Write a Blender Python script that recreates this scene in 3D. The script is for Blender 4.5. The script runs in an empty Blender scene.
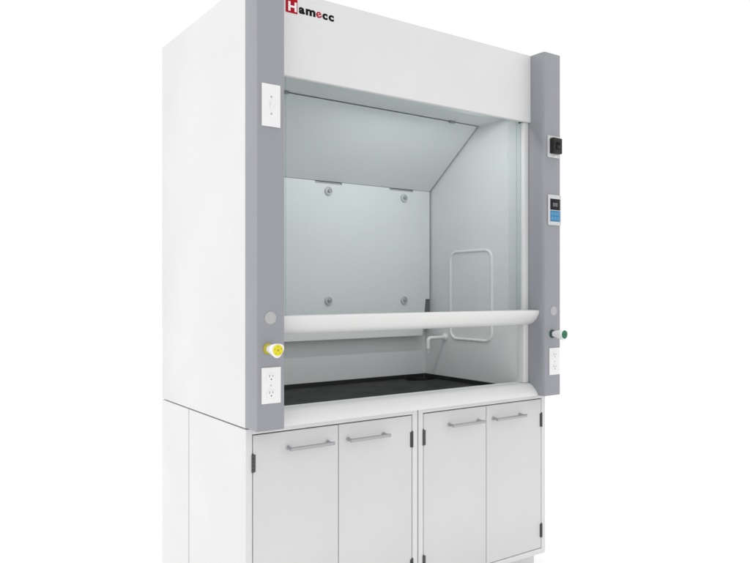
import bpy, bmesh, math, random
from mathutils import Vector, Matrix

random.seed(4)
scene = bpy.context.scene
col = scene.collection
H = 1.31                      # height of the lens above the floor; hood heights below are given relative to it

# ------------------------------------------------------------------ materials
def new_mat(name):
    m = bpy.data.materials.new(name); m.use_nodes = True
    nt = m.node_tree
    return m, nt, nt.nodes['Principled BSDF']

def painted(name, rgb, rough=0.45, metal=0.0, var=0.025, bump=0.05, scale=900.0, spec=0.5):
    """powder-coated or moulded surface: faint tone drift, roughness drift and orange-peel bump"""
    m, nt, b = new_mat(name)
    N, L = nt.nodes, nt.links
    tc = N.new('ShaderNodeTexCoord')
    n1 = N.new('ShaderNodeTexNoise'); n1.inputs['Scale'].default_value = 2.3; n1.inputs['Detail'].default_value = 5
    L.new(tc.outputs['Object'], n1.inputs['Vector'])
    r1 = N.new('ShaderNodeMapRange')
    r1.inputs['From Min'].default_value = 0.3; r1.inputs['From Max'].default_value = 0.7
    r1.inputs['To Min'].default_value = 1 - var; r1.inputs['To Max'].default_value = 1 + var
    L.new(n1.outputs['Fac'], r1.inputs['Value'])
    mx = N.new('ShaderNodeVectorMath'); mx.operation = 'SCALE'
    mx.inputs[0].default_value = rgb
    L.new(r1.outputs['Result'], mx.inputs['Scale'])
    L.new(mx.outputs['Vector'], b.inputs['Base Color'])
    r2 = N.new('ShaderNodeMapRange')
    r2.inputs['From Min'].default_value = 0.3; r2.inputs['From Max'].default_value = 0.7
    r2.inputs['To Min'].default_value = rough - 0.05; r2.inputs['To Max'].default_value = rough + 0.05
    n2 = N.new('ShaderNodeTexNoise'); n2.inputs['Scale'].default_value = 7; n2.inputs['Detail'].default_value = 3
    L.new(tc.outputs['Object'], n2.inputs['Vector']); L.new(n2.outputs['Fac'], r2.inputs['Value'])
    L.new(r2.outputs['Result'], b.inputs['Roughness'])
    b.inputs['Metallic'].default_value = metal
    b.inputs['Specular IOR Level'].default_value = spec
    if bump:
        n3 = N.new('ShaderNodeTexNoise'); n3.inputs['Scale'].default_value = scale; n3.inputs['Detail'].default_value = 1
        L.new(tc.outputs['Object'], n3.inputs['Vector'])
        bp = N.new('ShaderNodeBump'); bp.inputs['Strength'].default_value = bump; bp.inputs['Distance'].default_value = 0.0006
        L.new(n3.outputs['Fac'], bp.inputs['Height']); L.new(bp.outputs['Normal'], b.inputs['Normal'])
    return m

def glassy(name, tint, refl=0.05):
    m = bpy.data.materials.new(name); m.use_nodes = True
    nt = m.node_tree; nt.nodes.clear(); N, L = nt.nodes, nt.links
    out = N.new('ShaderNodeOutputMaterial'); mix = N.new('ShaderNodeMixShader')
    tr = N.new('ShaderNodeBsdfTransparent'); gl = N.new('ShaderNodeBsdfGlossy')
    tr.inputs['Color'].default_value = (*tint, 1); gl.inputs['Roughness'].default_value = 0.02
    fr = N.new('ShaderNodeFresnel'); fr.inputs['IOR'].default_value = 1.45
    mu = N.new('ShaderNodeMath'); mu.operation = 'MULTIPLY'; mu.inputs[1].default_value = refl
    L.new(fr.outputs['Fac'], mu.inputs[0]); L.new(mu.outputs['Value'], mix.inputs['Fac'])
    L.new(tr.outputs['BSDF'], mix.inputs[1]); L.new(gl.outputs['BSDF'], mix.inputs[2])
    L.new(mix.outputs['Shader'], out.inputs['Surface'])
    return m

def screen(name, rgb, strength):
    m, nt, b = new_mat(name)
    b.inputs['Base Color'].default_value = (0.01, 0.01, 0.012, 1); b.inputs['Roughness'].default_value = 0.3; b.inputs['Specular IOR Level'].default_value = 0.12
    b.inputs['Emission Color'].default_value = (*rgb, 1); b.inputs['Emission Strength'].default_value = strength
    return m

M = {}
M['white'] = painted('white_powder_coat', (0.70, 0.70, 0.70), 0.42)
M['front'] = painted('white_door_paint', (0.655, 0.655, 0.655), 0.4)
M['sill'] = painted('white_sill_paint', (0.72, 0.72, 0.715), 0.4)
M['grey'] = painted('grey_post_paint', (0.293, 0.296, 0.322), 0.45, var=0.015)
M['liner'] = painted('fume_liner_board', (0.72, 0.735, 0.73), 0.5)
M['bench'] = painted('black_epoxy_resin', (0.005, 0.0052, 0.0052), 0.5, var=0.02, bump=0.0, spec=0.24)
M['steel'] = painted('brushed_handle_metal', (0.42, 0.42, 0.435), 0.33, metal=0.75, bump=0)
M['hinge'] = painted('dark_hinge_metal', (0.085, 0.085, 0.09), 0.4, metal=0.6, bump=0)
M['plastic'] = painted('white_wiring_plastic', (0.80, 0.80, 0.80), 0.3, bump=0)
M['clip'] = painted('grey_clip_plastic', (0.24, 0.25, 0.25), 0.45, bump=0)
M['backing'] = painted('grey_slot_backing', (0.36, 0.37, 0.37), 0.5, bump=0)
M['notch_shade'] = painted('dark_notch_shade', (0.13, 0.135, 0.135), 0.5, bump=0)  # shade of the baffle notch put into a dark colour
M['knob'] = painted('grey_knob_plastic', (0.56, 0.57, 0.57), 0.4, bump=0)
M['slot'] = painted('dark_socket_slot', (0.10, 0.10, 0.11), 0.6, bump=0)
M['screw'] = painted('zinc_screw', (0.40, 0.40, 0.41), 0.4, metal=0.5, bump=0)
M['plug'] = painted('light_grey_plug', (0.43, 0.43, 0.435), 0.5, bump=0)
M['gasket'] = painted('pale_gasket_rubber', (0.80, 0.80, 0.79), 0.55, bump=0)
M['yellow'] = painted('yellow_index_disc', (0.74, 0.655, 0.01), 0.35, var=0.05, bump=0)
M['yellow2'] = painted('yellow_index_dark', (0.42, 0.37, 0.01), 0.4, bump=0)
M['green'] = painted('green_index_disc', (0.008, 0.165, 0.075), 0.35, var=0.1, bump=0)
M['green2'] = painted('green_index_dark', (0.004, 0.05, 0.026), 0.4, bump=0)
M['black'] = painted('black_plastic', (0.016, 0.0145, 0.0145), 0.4, bump=0.1, spec=0.25)
M['black2'] = painted('black_plastic_recess', (0.004, 0.004, 0.004), 0.5, bump=0, spec=0.1)
M['bezel'] = painted('grey_plate_plastic', (0.58, 0.585, 0.59), 0.4, bump=0)
M['ink'] = painted('black_ink', (0.006, 0.006, 0.007), 0.6, bump=0, var=0, spec=0.08)
M['red'] = painted('red_ink', (0.40, 0.006, 0.020), 0.6, bump=0, var=0.02, spec=0.08)
M['white_ink'] = painted('white_ink', (0.82, 0.82, 0.82), 0.5, bump=0, var=0)
M['glass'] = glassy('sash_safety_glass', (0.904, 0.925, 0.928), 0.1)
M['seal'] = glassy('clear_edge_seal', (0.875, 0.91, 0.907), 0.1)
M['screen_black'] = screen('screen_dark', (0.01, 0.01, 0.012), 0.5)
M['screen_blue'] = screen('screen_blue', (0.06, 0.27, 0.52), 0.8)
M['screen_text'] = screen('screen_digits', (0.75, 0.8, 0.8), 0.38)
M['screen_row'] = screen('screen_light_blue', (0.13, 0.38, 0.62), 0.8)
M['floor'] = painted('white_studio_floor', (0.93, 0.93, 0.93), 0.6, var=0.0, bump=0)

# ------------------------------------------------------------------ mesh helpers (world coordinates; heights z relative to the lens unless said)
class MB:
    def __init__(s): s.bm = bmesh.new()
    def _merge(s, b2):
        me = bpy.data.meshes.new('tmp'); b2.to_mesh(me); b2.free(); s.bm.from_mesh(me); bpy.data.meshes.remove(me)
    def box(s, x0, x1, y0, y1, z0, z1, bev=0.0, seg=2):
        b = bmesh.new(); bmesh.ops.create_cube(b, size=1)
        for v in b.verts:
            v.co = Vector(((x0+x1)/2 + v.co.x*(x1-x0), (y0+y1)/2 + v.co.y*(y1-y0), (z0+z1)/2 + v.co.z*(z1-z0)))
        if bev: bmesh.ops.bevel(b, geom=b.edges[:], offset=bev, segments=seg, profile=0.5, affect='EDGES')
        s._merge(b); return s
    def prism(s, pts, axis, a0, a1, bev=0.0):
        """polygon pts (2-D) extruded along axis; axis 'x': pts are (y,z); 'y': (x,z); 'z': (x,y)"""
        b = bmesh.new()
        def P(p, a):
            return {'x': (a, p[0], p[1]), 'y': (p[0], a, p[1]), 'z': (p[0], p[1], a)}[axis]
        A = [b.verts.new(P(p, a0)) for p in pts]; B = [b.verts.new(P(p, a1)) for p in pts]
        n = len(pts)
        caps = [b.faces.new(A), b.faces.new(B[::-1])]
        for i in range(n): b.faces.new((A[i], B[i], B[(i+1) % n], A[(i+1) % n]))
        bmesh.ops.recalc_face_normals(b, faces=b.faces[:])
        if bev:
            ed = [e for f in caps for e in f.edges]
            bmesh.ops.bevel(b, geom=list(set(ed)), offset=bev, segments=2, profile=0.5, affect='EDGES')
        bmesh.ops.triangulate(b, faces=[f for f in b.faces if len(f.verts) > 4])
        s._merge(b); return s
    def lathe(s, prof, origin, direction, n=40, shape=None):
        """prof: (distance along direction, radius) pairs, closed at both ends; shape(angle, t)->radius factor"""
        d = Vector(direction).normalized(); up = Vector((0, 0, 1)) if abs(d.z) < .9 else Vector((1, 0, 0))
        u = d.cross(up).normalized(); w = u.cross(d)
        b = bmesh.new(); rings = []
        o = Vector(origin)
        for (t, r) in prof:
            rg = []
            for k in range(n):
                a = 2*math.pi*k/n; q = r*(shape(a, t) if shape else 1)
                rg.append(b.verts.new(o + d*t + u*(q*math.cos(a)) + w*(q*math.sin(a))))
            rings.append(rg)
        for i in range(len(rings)-1):
            for k in range(n):
                b.faces.new((rings[i][k], rings[i][(k+1) % n], rings[i+1][(k+1) % n], rings[i+1][k]))
        b.faces.new(rings[0][::-1]); b.faces.new(rings[-1])
        bmesh.ops.recalc_face_normals(b, faces=b.faces[:])
        s._merge(b); return s
    def tube(s, pts, rad, closed=False, n=14):
        b = bmesh.new(); P = [Vector(p) for p in pts]; rings = []
        m = len(P); ref = None
        rr = rad if isinstance(rad, (list, tuple)) else [rad]*m
        for i in range(m):
            if closed: t = (P[(i+1) % m]-P[i-1]).normalized()
            else: t = (P[min(i+1, m-1)]-P[max(i-1, 0)]).normalized()
            if ref is None:
                ref = t.cross(Vector((0.31, 0.77, 0.55))).normalized()
            u = (ref - t*ref.dot(t)).normalized(); ref = u; w = t.cross(u)
            rings.append([b.verts.new(P[i]+u*(rr[i]*math.cos(2*math.pi*k/n))+w*(rr[i]*math.sin(2*math.pi*k/n))) for k in range(n)])
        for i in range(m if closed else m-1):
            A, B = rings[i], rings[(i+1) % m]
            off = 0
            if closed and i == m-1:
                off = min(range(n), key=lambda o: (A[0].co-B[o].co).length)
            for k in range(n):
                b.faces.new((A[k], A[(k+1) % n], B[(k+1+off) % n], B[(k+off) % n]))
        if not closed: b.faces.new(rings[0][::-1]); b.faces.new(rings[-1])
        bmesh.ops.recalc_face_normals(b, faces=b.faces[:])
        s._merge(b); return s
    def build(s, name, mat, parent=None, lift=H, label=None):
        bmesh.ops.translate(s.bm, verts=s.bm.verts[:], vec=(0, 0, lift))
        me = bpy.data.meshes.new(name); vs = [v.co for v in s.bm.verts]
        lo = Vector(min(v[i] for v in vs) for i in range(3)); hi = Vector(max(v[i] for v in vs) for i in range(3))
        c = (lo+hi)/2
        if parent is None: c.z = lo.z
        bmesh.ops.translate(s.bm, verts=s.bm.verts[:], vec=-c)
        s.bm.to_mesh(me); s.bm.free()
        return link(name, me, mat, c, parent, label)

ORIG = {}
def link(name, me, mat, c, parent, label=None):
    for p in me.polygons: p.use_smooth = True
    me.set_sharp_from_angle(angle=math.radians(32))
    me.materials.clear(); me.materials.append(mat)
    o = bpy.data.objects.new(name, me); col.objects.link(o)
    o.parent = parent
    o.location = c - (ORIG[parent.name] if parent else Vector((0, 0, 0)))
    ORIG[o.name] = Vector(c)
    if label: o['label'] = label
    return o

def thing(name, loc, label, cat, group=None):
    o = bpy.data.objects.new(name, None); col.objects.link(o)
    o.empty_display_size = 0.1
    o.location = loc; ORIG[o.name] = Vector(loc)
    o['label'] = label; o['category'] = cat
    if group: o['group'] = group
    return o

def lettering(name, glyphs, y, thick, mat, parent, bold=0.02, label=None):
    """glyphs: (char, x0, x1, z0, z1) each fitted into its box on a plane facing -Y"""
    bm = bmesh.new()
    for ch, x0, x1, z0, z1 in glyphs:
        cu = bpy.data.curves.new('txt', 'FONT'); cu.body = ch; cu.size = 1; cu.offset = bold; cu.extrude = 0.5; cu.resolution_u = 6
        to = bpy.data.objects.new('txt', cu); col.objects.link(to)
        dg = bpy.context.evaluated_depsgraph_get(); dg.update()
        me = bpy.data.meshes.new_from_object(to.evaluated_get(dg))
        bpy.data.objects.remove(to); bpy.data.curves.remove(cu)
        xs = [v.co.x for v in me.vertices]; ys = [v.co.y for v in me.vertices]
        a, b, c, d = min(xs), max(xs), min(ys), max(ys)
        for v in me.vertices:
            x = x0+(v.co.x-a)/(b-a)*(x1-x0); z = z0+(v.co.y-c)/(d-c)*(z1-z0); yy = y-(v.co.z)*thick
            v.co = (x, yy, z)
        bm.from_mesh(me); bpy.data.meshes.remove(me)
    bmesh.ops.remove_doubles(bm, verts=bm.verts[:], dist=1e-6)
    bmesh.ops.recalc_face_normals(bm, faces=bm.faces[:])
    mb = MB(); mb.bm.free(); mb.bm = bm
    return mb.build(name, mat, parent, label=label)

def arc(cx, cy, r, a0, a1, n):
    return [(cx+r*math.cos(math.radians(a0+(a1-a0)*i/n)), cy+r*math.sin(math.radians(a0+(a1-a0)*i/n))) for i in range(n+1)]

# ------------------------------------------------------------------ floor
b = MB(); b.box(-14, 16, -14, 22, -0.05, 0.0)
fl = b.build('floor', M['floor'], None, lift=0); fl['kind'] = 'structure'

# ------------------------------------------------------------------ base cabinets (two, side by side)
YF = 0.086
def make_cabinet():
    X0, X1 = 0.0, 0.7460
    zt, zb = -0.477, -1.2065
    root = thing('base_cabinet', (0.374, 0.5, 0.0),
                 'white two-door base cabinet under the end of the hood with the yellow valve', 'cabinet',
                 'white base cabinets carrying the fume hood')
    t = 0.018
    b = MB()
    b.box(X0, X0+0.0235, YF, YF+0.03, zb, zt)                        # stiles and rails of the face frame
    b.box(X1-0.0250, X1, YF, YF+0.03, zb, zt)
    b.box(X0+0.0235, X1-0.0250, YF+.0004, YF+0.03, zt-0.018, zt-0.0002, .0006)
    b.box(X0+0.0235, X1-0.0250, YF+.0004, YF+0.03, zb+0.0002, zb+0.0235, .0006)
    b.build('face_frame', M['white'], root)
    b = MB()
    b.box(X0, X0+t, YF+0.03, 0.6105, zb, zt)
    b.box(X1-t, X1, YF+0.03, 0.6105, zb, zt)
    b.box(X0+t, X1-t, YF+0.0305, 0.61, zb+.001, zb+t)
    b.box(X0+t, X1-t, 0.598, 0.61, zb+t, zt-.004)
    b.build('carcass', M['white'], root)
    b = MB()
    b.prism([(X0, 0.6170), (X0+t, 0.6170), (X0+t, 0.9331-t), (X1-t, 0.9331-t), (X1-t, 0.6170), (X1, 0.6170), (X1, 0.9331), (X0, 0.9331)], 'z', zb, zt)
    b.build('service_panel', M['white'], root)
    b = MB(); b.box(X0+0.002, X1-0.002, 0.152, 0.915, -H+0.0005, zb-0.0005, .002)
    b.build('toe_kick', M['front'], root)
    for (a0, a1, hx0, hx1, side) in ((0.0272, 0.3714, 0.1525, 0.3345, 0), (0.3750, 0.7172, 0.4045, 0.587, 1)):
        b = MB(); b.box(a0, a1, YF-0.0005, YF+0.0195, zb+0.0272, zt-0.0222, .0014)
        door = b.build('door', M['front'], root)
        # bar pull
        zh = -0.5565
        b = MB()
        p0, p1 = hx0+0.009, hx1-0.009
        b.tube([(hx0, YF-0.034, zh), (hx0+.001, YF-0.034, zh), (hx1-.001, YF-0.034, zh), (hx1, YF-0.034, zh)], [.0056, .0066, .0066, .0056], n=18)
        for px in (p0, p1):
            b.lathe([(0, .0085), (.002, .0085), (.0035, .006), (.030, .005)], (px, YF-0.0006, zh), (0, -1, 0), 18)
        b.build('handle', M['steel'], door)
        # two butt hinges with knuckles
        hx = 0.0252 if side == 0 else 0.7192
        sg = 1 if side == 0 else -1
        for zc in (-0.5945, -1.1005):
            b = MB()
            for k in range(5):
                z0 = zc-0.031+k*0.0125
                b.lathe([(0, .0032), (.0006, .0042), (.0114, .0042), (.012, .0032)], (hx, YF-0.0018, z0), (0, 0, 1), 14)
            b.lathe([(0, .002), (.002, .0030), (.003, .0015)], (hx, YF-0.0018, zc+0.0315), (0, 0, 1), 12)
            b.box(min(hx+sg*.003, hx+sg*.0105), max(hx+sg*.003, hx+sg*.0105), YF-0.0022, YF-0.0003, zc-0.030, zc+0.030, .0004)
            b.build('hinge', M['hinge'], door)
    return root

def children(o): return [c for c in bpy.data.objects if c.parent == o]
def copy_tree(o, parent=None):
    kids = children(o)
    c = o.copy(); col.objects.link(c)
    if parent: c.parent = parent
    for k in kids: copy_tree(k, c)
    return c
cab = make_cabinet()
cab2 = copy_tree(cab)
cab2.location.x += 0.7515
cab2['label'] = 'white two-door base cabinet under the end of the hood with the green valve'

# ------------------------------------------------------------------ black work surface with dished top and cup sink
def make_worktop():
    root = thing('work_surface', (0.75, 0.5, H-0.476),
                 'black epoxy work surface with a raised rim and cup sink inside the hood', 'worktop')
    X0, X1, Y0, Y1 = 0.0205, 1.4795, 0.105, 0.925
    zt, zr, zb = -0.4406, -0.4556, -0.4762
    ix0, ix1, iy0, iy1 = 0.142, 1.3585, 0.16, 0.791
    # sink mouth: an oval
    sx, sy, ra, rb = 1.262, 0.712, 0.088, 0.064
    n = 48
    oval = [(sx+ra*math.cos(2*math.pi*k/n), sy+rb*math.sin(2*math.pi*k/n)) for k in range(n)]
    bm = bmesh.new()
    def ring(pts, z): return [bm.verts.new((p[0], p[1], z)) for p in pts]
    def rect(x0, x1, y0, y1): return [(x0, y0), (x1, y0), (x1, y1), (x0, y1)]
    def rrect(x0, x1, y0, y1, r, m=6):
        P = []
        for (cx, cy, a) in ((x1-r, y0+r, -90), (x1-r, y1-r, 0), (x0+r, y1-r, 90), (x0+r, y0+r, 180)):
            P += arc(cx, cy, r, a, a+90, m)
        return P
    def bridge(A, B):
        for k in range(len(A)):
            bm.faces.new((A[k], A[(k+1) % len(A)], B[(k+1) % len(B)], B[k]))
    def fill(outer, inner):
        ee = []
        for R in (outer, inner):
            for k in range(len(R)):
                e = bm.edges.get((R[k], R[(k+1) % len(R)])) or bm.edges.new((R[k], R[(k+1) % len(R)]))
                ee.append(e)
        bmesh.ops.triangle_fill(bm, edges=ee, use_beauty=True)
    o_b, o_t = ring(rect(X0, X1, Y0, Y1), zb), ring(rect(X0, X1, Y0, Y1), zt)
    bridge(o_b, o_t)
    i_t = ring(rrect(ix0, ix1, iy0, iy1, .02), zt); fill(o_t, i_t)
    i_b = ring(rrect(ix0+.006, ix1-.006, iy0+.006, iy1-.006, .016), zr); bridge(i_t, i_b)
    s_t = ring(oval, zr); fill(i_b, s_t)
    s_2 = ring([(sx+(p[0]-sx)*.97, sy+(p[1]-sy)*.97) for p in oval], zr-0.004); bridge(s_t, s_2)
    s_b = ring([(sx+(p[0]-sx)*.95, sy+(p[1]-sy)*.95) for p in oval], zb); bridge(s_2, s_b)
    fill(o_b, s_b)
    bmesh.ops.recalc_face_normals(bm, faces=bm.faces[:])
    mb = MB(); mb.bm.free(); mb.bm = bm
    mb.build('slab', M['bench'], root)
    mb = MB(); bm = mb.bm
    def ring2(f, z): return [bm.verts.new((sx+(p[0]-sx)*f, sy+(p[1]-sy)*f, z)) for p in oval]
    R = [ring2(.985, zb-.0005), ring2(.93, zb-.0005), ring2(.9, zb-.09), ring2(.75, zb-.12), ring2(.25, zb-.128)]
    Q = [ring2(.25, zb-.134), ring2(.78, zb-.126), ring2(.94, zb-.093), ring2(.985, zb-.006)]
    A = R+Q
    for i in range(len(A)):
        P, S = A[i], A[(i+1) % len(A)]
        if i == len(R)-1:
            bm.faces.new(P); bm.faces.new(S[::-1]); continue
        for k in range(n): bm.faces.new((P[k], P[(k+1) % n], S[(k+1) % n], S[k]))
    bmesh.ops.recalc_face_normals(bm, faces=bm.faces[:])
    mb.build('cup_sink', M['bench'], root)
make_worktop()

# ------------------------------------------------------------------ the fume hood
hood = thing('fume_hood', (0.75, 0.47, H-0.4706),
             'tall white bench fume hood with grey corner posts and a half-open glass sash', 'fume hood')
ZB, ZT = -0.4706, 1.0560
W, D, PW = 1.5, 0.9331, 0.107

# outer skin
for (x0, x1) in ((0.0, 0.018), (W-0.018, W)):
    b = MB(); b.box(x0, x1, 0.0908, D, ZB-0.0018, ZT, .002); b.build('side_panel', M['white'], hood)
b = MB(); b.box(0.0185, W-0.0185, D-0.018, D-0.0005, ZB, ZT-0.001, .001); b.build('back_panel', M['white'], hood)
b = MB(); b.box(0.0185, W-0.0185, 0.0912, D-0.019, ZT-0.016, ZT-0.001, .001)
b.lathe([(0, .14), (.004, .14), (.004, .125), (.07, .125), (.07, .118), (.002, .118)], (0.75, 0.55, ZT-0.001), (0, 0, 1), 48)
b.build('roof_panel', M['white'], hood)

# corner posts: rounded inner front corner
def post_profile(mirror):
    r = 0.020
    P = [(0, 0.0905), (0, 0.004)] + arc(0.004, 0.004, 0.004, 180, 270, 3)
    P += arc(PW-r, r*1.25, r, -90, 0, 10)[0:0]
    for i in range(11):
        a = math.radians(-90+9*i)
        P.append((PW-0.009+0.009*math.cos(a), 0.027+0.027*math.sin(a)))
    P += [(PW, 0.0905)]
    Q = []
    for p in P:
        if not Q or (abs(p[0]-Q[-1][0])+abs(p[1]-Q[-1][1])) > 1e-6: Q.append(p)
    return [(W-p[0], p[1]) for p in Q][::-1] if mirror else Q
posts = []
for mir in (False, True):
    b = MB(); b.prism(post_profile(mir), 'z', ZB, ZT-0.0005, .0012)
    posts.append(b.build('corner_post', M['grey'], hood))
post_l, post_r = posts

# header with folded lower return
b = MB()
b.prism([(0.079, 1.0555), (0.079, 0.7585)] + arc(0.0825, 0.7585, 0.0035, 180, 270, 4) + [(0.0965, 0.755), (0.0965, 0.772), (0.0935, 0.772), (0.0935, 0.758), (0.0842, 0.758), (0.0842, 1.0555)], 'x', PW+0.0004, W-PW-0.0004)
header = b.build('header_panel', M['white'], hood)
# logo on the header
yl = 0.079
b = MB(); b.box(0.1490, 0.1958, yl-0.0012, yl-0.0001, 0.9790, 1.0310); badge = b.build('logo_badge', M['red'], header)
lettering('logo_initial', [('H', 0.1588, 0.1925, 0.9850, 1.0185)], yl-0.0014, 0.0005, M['white_ink'], header, 0.035)
for ch, a0, a1, c0, c1 in [('a', .2018, .2262, .9842, 1.0078), ('m', .2298, .2702, .9848, 1.0078),
                           ('c', .2993, .3212, .9846, 1.0072), ('c', .3256, .3484, .9846, 1.0072)]:
    lettering('logo_letter', [(ch, a0, a1, c0, c1)], yl-0.0005, 0.0004, M['ink'], header, 0.045)
e_ = lettering('logo_letter', [('e', .2728, .2955, .9855, 1.0075)], yl-0.0005, 0.0004, M['red'], header, 0.015, label='small tilted red letter e')
e_.rotation_euler = (0, math.radians(-22), 0)

# inner liner
XL, XR = 0.130, 1.370
YR = 0.8022
b = MB(); b.box(XL-0.010, XL, 0.131, YR+0.010, -0.4402, 0.8600); b.build('liner_wall', M['liner'], hood)
b = MB(); b.box(XR, XR+0.010, 0.131, YR+0.010, -0.4402, 0.8600); wall_r = b.build('liner_wall', M['liner'], hood)
b = MB(); b.box(XL, XR, YR, YR+0.010, -0.4402, 0.8600); b.build('rear_liner', M['liner'], hood)
b = MB()
b.box(XL, XR, 0.160, 0.383, 0.793, 0.799)
b.box(XL, XR, 0.3855-0.0025, 0.3855, 0.793, 0.858)
b.build('ceiling_liner', M['liner'], hood)
b = MB(); b.box(XL, XR, 0.115, YR, 0.861, 0.866); b.build('plenum_cover', M['liner'], hood)
b = MB(); b.box(0.30, 1.20, 0.1125, 0.158, 0.8065, 0.835, .002); b.build('lamp_housing', M['white'], hood)

# baffle: upright panel with notched top slots and tapered lower corners
bx0, bx1 = 0.1400, 1.3600
yb = 0.7525
mir = lambda x: 1.5-x
top = 0.5145
P = [(bx1, top), (bx1, -0.047), (1.3335, -0.047), (1.3130, -0.2360), (mir(1.3130), -0.2360), (mir(1.3335), -0.047), (bx0, -0.047), (bx0, top)]
sl = 0.0105
slots = [(mir(1.2497), mir(1.0992)), (0.6653, 0.8155), (1.0992, 1.2497)]
for a, c in slots:
    P += [(a, top), (a, top-sl), (c, top-sl), (c, top)]
b = MB(); b.prism(P, 'y', yb, yb+0.006)
baf = b.build('baffle', M['liner'], hood)
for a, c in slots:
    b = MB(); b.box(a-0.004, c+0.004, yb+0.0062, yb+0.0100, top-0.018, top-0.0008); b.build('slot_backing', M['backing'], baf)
b = MB(); b.box(1.322, 1.3665, yb+0.0100, YR-0.0005, -0.185, -0.050, .001); b.box(1.322, 1.3665, yb+0.0064, yb+0.0095, -0.182, -0.035)  # added dark block standing in for the shade behind the baffle notch
b.build('notch_shade_block', M['notch_shade'], baf)
# sloping upper baffle
dy, dz = 0.3922-0.7525, 0.7895-0.516
Ls = math.hypot(dy, dz); nrm = (dz/Ls*0.006, -dy/Ls*0.006)
b = MB(); b.prism([(0.7525, 0.516), (0.3922, 0.7895), (0.3922+nrm[0], 0.7895+nrm[1]), (0.7525+nrm[0], 0.516+nrm[1])], 'x', bx0, bx1)
sloped = b.build('sloping_baffle', M['liner'], hood)
b = MB(); b.box(1.176, 1.207, 0.374, 0.3900, 0.783, 0.7925, .002); b.build('baffle_clip', M['clip'], hood)
b = MB(); b.box(mir(1.207), mir(1.176), 0.374, 0.3900, 0.783, 0.7925, .002); b.build('baffle_clip', M['clip'], hood)
# baffle knobs
for kx in (mir(1.19), 0.7383, 1.19):
    for kz in (0.4692, -0.0517):
        b = MB()
        b.lathe([(0, .0185), (.002, .0205), (.006, .0205), (.0085, .0185), (.0085, .0155), (.0055, .0145), (.0055, .010), (.006, .009)], (kx, yb-0.0004, kz), (0, -1, 0), 32)
        kn = b.build('baffle_knob', M['knob'], baf)
        b = MB(); b.lathe([(0, .0075), (.009, .0075), (.011, .0055)], (kx, yb-0.0065, kz), (0, -1, 0), 20); b.build('bolt_head', M['screw'], kn)

# access panel gasket on the right inner wall
def rr_path(y0, y1, z0, z1, r, x, m=8):
    P = []
    for (cy, cz, a) in ((y1-r, z0+r, -90), (y1-r, z1-r, 0), (y0+r, z1-r, 90), (y0+r, z0+r, 180)):
        P += [(x, q[0], q[1]) for q in arc(cy, cz, r, a, a+90, m)]
    return P
b = MB(); b.tube(rr_path(0.300, 0.596, -0.2445, 0.1915, 0.045, XR-0.001), 0.0068, closed=True)
gk = b.build('access_panel_gasket', M['gasket'], hood)

# water spout on the right inner wall
b = MB()
sy, sz = 0.640, -0.2420
b.lathe([(0, .020), (.004, .020), (.009, .016), (.012, .011)], (XR-0.0004, sy, sz), (-1, 0, 0), 28)
path = [(XR-0.008, sy, sz), (1.275, sy, sz)] + [(1.275-0.018*math.sin(math.radians(a)), sy, sz-0.018+0.018*math.cos(math.radians(a))) for a in range(15, 91, 15)] + [(1.257, sy, sz-0.045)]
b.tube(path, 0.0092)
b.lathe([(0, .0092), (.001, .0102), (.010, .0102), (.012, .0045), (.030, .0036), (.031, .0025)], (1.257, sy, sz-0.0445), (0, 0, -1), 18)
b.build('spout', M['gasket'], hood)

# sash tracks
for s_ in (0, 1):
    x0, x1 = (1.361, W-PW-0.0004) if s_ else (PW+0.0004, mir(1.361))
    b = MB(); b.box(x0, x1, 0.0908, 0.1300, -0.4175, 0.7540, .0015)
    b.build('sash_track', M['white'], hood)

# vertical sash: pane, edge seals, pull bar
b = MB(); b.box(0.1655, 1.3345, 0.1065, 0.1120, -0.1400, 0.86)
pane = b.build('sash_glass', M['glass'], hood)
for (x0, x1) in ((0.141, 0.165), (1.335, 1.3595)):
    b = MB(); b.box(x0, x1, 0.1055, 0.1128, -0.1400, 0.86); b.build('edge_seal', M['seal'], pane)
prof = [(0.0335, -0.0895), (0.0290, -0.0905), (0.0267, -0.0935), (0.0270, -0.0985), (0.0308, -0.1090), (0.0355, -0.1170), (0.0414, -0.1255), (0.0490, -0.1345), (0.0561, -0.1412),
        (0.0650, -0.1475), (0.0739, -0.1520), (0.0800, -0.1540), (0.0850, -0.1560), (0.0895, -0.1565), (0.0900, -0.0895)]
b = MB(); b.prism(prof, 'x', PW+0.0045, W-PW-0.0006, .0008)
b.box(0.141, 1.3595, 0.0902, 0.1180, -0.150, -0.0925)
bar = b.build('sash_bar', M['sill'], hood)
b = MB(); b.box(PW+0.0006, PW+0.0040, 0.031, 0.090, -0.118, -0.094, .0005); b.build('end_cap', M['black'], bar)

# airfoil sill across the front
outer = [(0.1450, -0.4184), (0.0950, -0.4186), (0.0860, -0.4198), (0.0769, -0.4227), (0.0700, -0.4270), (0.0620, -0.4335), (0.0540, -0.4405), (0.0472, -0.4473),
         (0.0415, -0.4545), (0.0370, -0.4630), (0.0352, -0.4700)]
inner = [(y+0.0035, z-0.002) for y, z in outer[::-1]]
inner[-1] = (0.1450, -0.4215)
b = MB(); b.prism(outer+inner, 'x', PW+0.0006, W-PW-0.0006)
b.box(PW+0.002, W-PW-0.002, 0.0375, 0.1, -0.4712, -0.4695)
b.build('airfoil_sill', M['sill'], hood)

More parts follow.
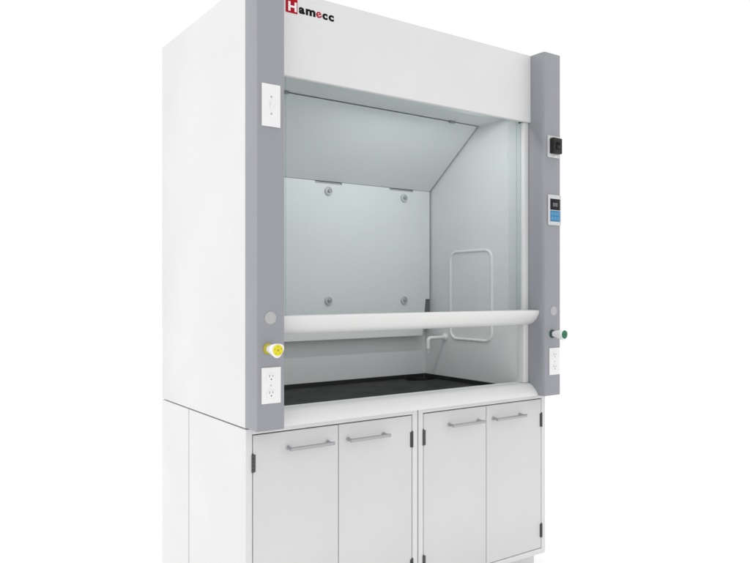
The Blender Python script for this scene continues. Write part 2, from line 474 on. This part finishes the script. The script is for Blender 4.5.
# ---- fittings on the left post (front plane y = 0)
b = MB(); b.box(0.0157, 0.0852, -0.0045, -0.0002, 0.5458, 0.6884, .0018)
sw = b.build('switch_plate', M['plastic'], post_l, label='tall white switch plate on the left post')
b = MB(); b.box(0.0448, 0.0566, -0.0062, -0.0044, 0.6030, 0.6315, .0008)
b.prism([(-0.006, 0.6075), (-0.014, 0.6255), (-0.012, 0.629), (-0.006, 0.6225)], 'x', 0.0470, 0.0544, .0005)
b.build('switch_lever', M['plastic'], sw)
for z in (0.6457, 0.5888):
    b = MB(); b.lathe([(0, .0034), (.0009, .0030), (.0012, .0018)], (0.0507, -0.0044, z), (0, -1, 0), 16); b.build('screw', M['screw'], sw)

def outlet(x0, x1, z0, z1, par, label):
    b = MB(); b.box(x0, x1, -0.0042, -0.0002, z0, z1, .0016)
    pl = b.build('outlet_plate', M['plastic'], par, label=label)
    cx, cz = (x0+x1)/2-0.0015, (z0+z1)/2
    for s in (0.0275, -0.0275):
        b = MB()
        z = cz+s
        pts = [(cx+0.0172*math.cos(a)*1.0, z+max(-0.0132, min(0.0132, 0.0172*math.sin(a)))) for a in [2*math.pi*k/40 for k in range(40)]]
        b.prism(pts, 'y', -0.0062, -0.0040, .0005)
        so = b.build('socket', M['plastic'], pl)
        b = MB()
        b.box(cx-0.0070, cx-0.0052, -0.0066, -0.0060, z+0.0006, z+0.0086)
        b.box(cx+0.0052, cx+0.0068, -0.0066, -0.0060, z+0.0014, z+0.0080)
        b.lathe([(0, .0024), (.0006, .0024)], (cx, -0.0060, z-0.0066), (0, -1, 0), 14)
        b.build('socket_slot', M['slot'], so)
    b = MB(); b.lathe([(0, .0028), (.0007, .0026), (.001, .0016)], (cx, -0.0041, cz), (0, -1, 0), 14); b.build('screw', M['plug'], pl)
outlet(0.0153, 0.0867, -0.3796, -0.2588, post_l, 'white double outlet below the yellow valve')
outlet(1.4248, 1.4935, -0.3785, -0.2582, post_r, 'white double outlet below the green valve')

def hole_plug(x, z, par):
    b = MB(); b.lathe([(0, .0212), (.0012, .0212), (.0022, .0200), (.0026, .0150), (.0021, .0142), (.0021, .0005)], (x, -0.0002, z), (0, -1, 0), 40)
    b.build('hole_plug', M['plug'], par)
hole_plug(0.0490, -0.0938, post_l)
hole_plug(1.4548, -0.0938, post_r)

def valve(x, z, c1, c2, par, word, ph):
    o = (x, -0.0004, z)
    b = MB(); b.lathe([(0, .0190), (.002, .0190), (.0050, .0170), (.007, .0140), (.0085, .0125)], o, (0, -1, 0), 36)
    base = b.build('service_valve', M[c2], par, label=word)
    def tri(a, t):
        k = max(0.0, min(1.0, (t-0.028)/0.030))
        return 1 + 0.115*k*math.cos(3*(a-math.radians(ph)))
    b = MB(); b.lathe([(.0072, .0118), (.012, .0124), (.020, .0140), (.034, .0178), (.050, .0212), (.060, .0232), (.066, .0232), (.0685, .0218), (.0690, .0195)], o, (0, -1, 0), 48, tri)
    hd = b.build('valve_handle', M['plastic'], base)
    b = MB(); b.lathe([(.0688, .0182), (.0706, .0178), (.0712, .0165)], o, (0, -1, 0), 36)
    dk = b.build('index_disc', M[c1], base)
    b = MB(); b.lathe([(.0709, .0042), (.0718, .0036)], o, (0, -1, 0), 18)
    for k in range(5):
        a = math.radians(90+72*k)
        b.lathe([(.0709, .0022), (.0716, .0020)], (x+0.0128*math.cos(a), -0.0004, z+0.0128*math.sin(a)), (0, -1, 0), 10)
    b.build('index_mark', M[c2], base)
valve(0.0410, -0.1965, 'yellow', 'yellow2', post_l, 'white lobed valve handle with yellow index disc', -90)
valve(1.4460, -0.1955, 'green', 'green2', post_r, 'white valve handle with green index disc', -90)

# ---- fittings on the right post
b = MB(); b.box(1.4118, 1.4885, -0.0065, -0.0002, 0.5895, 0.6873, .003)
pl = b.build('control_plate', M['bezel'], post_r, label='grey plate carrying a black square control')
b = MB(); b.box(1.4215, 1.4795, -0.0300, -0.0066, 0.6050, 0.6745, .004, 3)
b.build('control_body', M['black'], pl)
b = MB(); b.box(1.4370, 1.4640, -0.0312, -0.0298, 0.6230, 0.6560, .0006)
b.build('control_face', M['black2'], pl)
b = MB(); b.prism([(-0.0306, 0.6245), (-0.0345, 0.6265), (-0.0325, 0.6405), (-0.0306, 0.6425)], 'x', 1.4400, 1.4610, .0005)
b.build('control_rocker', M['black'], pl)
b = MB(); b.box(1.4515, 1.4700, -0.0080, -0.0064, 0.5935, 0.6010, .0006)
b.build('control_tab', M['plastic'], pl)

b = MB(); b.box(1.4137, 1.4955, -0.0090, -0.0002, 0.2885, 0.4245, .003)
dp = b.build('monitor_plate', M['bezel'], post_r, label='pale airflow monitor with black and blue screen')
b = MB(); b.box(1.4225, 1.4875, -0.0096, -0.0088, 0.3565, 0.4060, .0003); b.build('monitor_screen', M['screen_black'], dp)
b = MB(); b.box(1.4225, 1.4875, -0.0096, -0.0088, 0.3050, 0.3535, .0003); b.build('monitor_keypad', M['screen_blue'], dp)
b = MB()
for r in range(2):
    for c in range(3):
        x = 1.4285+c*0.0190; z = 0.3125+r*0.0205
        b.box(x, x+0.0145, -0.0101, -0.0095, z, z+0.0135, .0002)
b.build('monitor_key', M['screen_row'], dp)
lettering('monitor_digits', [('1', 1.4405, 1.4435, .3720, .3885), ('0', 1.4475, 1.4570, .3720, .3885), ('0', 1.4600, 1.4695, .3720, .3885)], -0.0099, 0.0004, M['screen_text'], dp, 0.01)

# ------------------------------------------------------------------ light
w = bpy.data.worlds.new('World'); scene.world = w; w.use_nodes = True
bg = w.node_tree.nodes['Background']; bg.inputs['Color'].default_value = (1, 1, 1, 1); bg.inputs['Strength'].default_value = 1.02

def lamp(name, kind, energy, loc, rot, **kw):
    d = bpy.data.lights.new(name, kind); d.energy = energy
    for k, v in kw.items(): setattr(d, k, v)
    o = bpy.data.objects.new(name, d); col.objects.link(o); o.location = loc; o.rotation_euler = rot
    return o
lamp('floor_whitening_fill', 'SUN', 0.7, (0.5, 0, 5), (0, 0, 0), angle=math.radians(25))  # added straight-down light that whitens the floor, not a real fixture
# soft key from the left of the hood, lighting its side
k = lamp('side_softbox', 'AREA', 21, (-3.2, 1.0, 2.2), (0, 0, 0), shape='RECTANGLE', size=2.5, size_y=2.5)
k.rotation_euler = (Vector((0, 0.5, 1.2))-Vector((-3.2, 1.0, 2.2))).to_track_quat('-Z', 'Y').to_euler()
# the hood's own lamp under its ceiling
lamp('hood_lamp', 'AREA', 2.8, (0.86, 0.1240, H+0.8000), (math.radians(32), 0, 0), shape='RECTANGLE', size=0.62, size_y=0.018)

# ------------------------------------------------------------------ camera
cd = bpy.data.cameras.new('Camera'); cam = bpy.data.objects.new('Camera', cd); col.objects.link(cam)
cam.location = (-1.0594, -2.1736, H)
th = math.radians(54.734)
fx, fy = math.cos(th), math.sin(th)
cam.rotation_euler = (math.radians(90), 0, -math.atan2(fx, fy))
cd.sensor_width = 36; cd.lens = 36*722/750
cd.shift_y = (290-281.5)/750
cd.clip_start = 0.05; cd.clip_end = 200
scene.camera = cam

scene.view_settings.view_transform = 'Standard'; scene.view_settings.look = 'None'
scene.view_settings.exposure = 0; scene.view_settings.gamma = 1; scene.view_settings.use_curve_mapping = False
scene.render.engine = 'CYCLES'
c = scene.cycles
c.max_bounces = 14; c.diffuse_bounces = 8; c.glossy_bounces = 4; c.transparent_max_bounces = 16
c.use_denoising = True
try: c.denoiser = 'OPENIMAGEDENOISE'
except Exception: pass
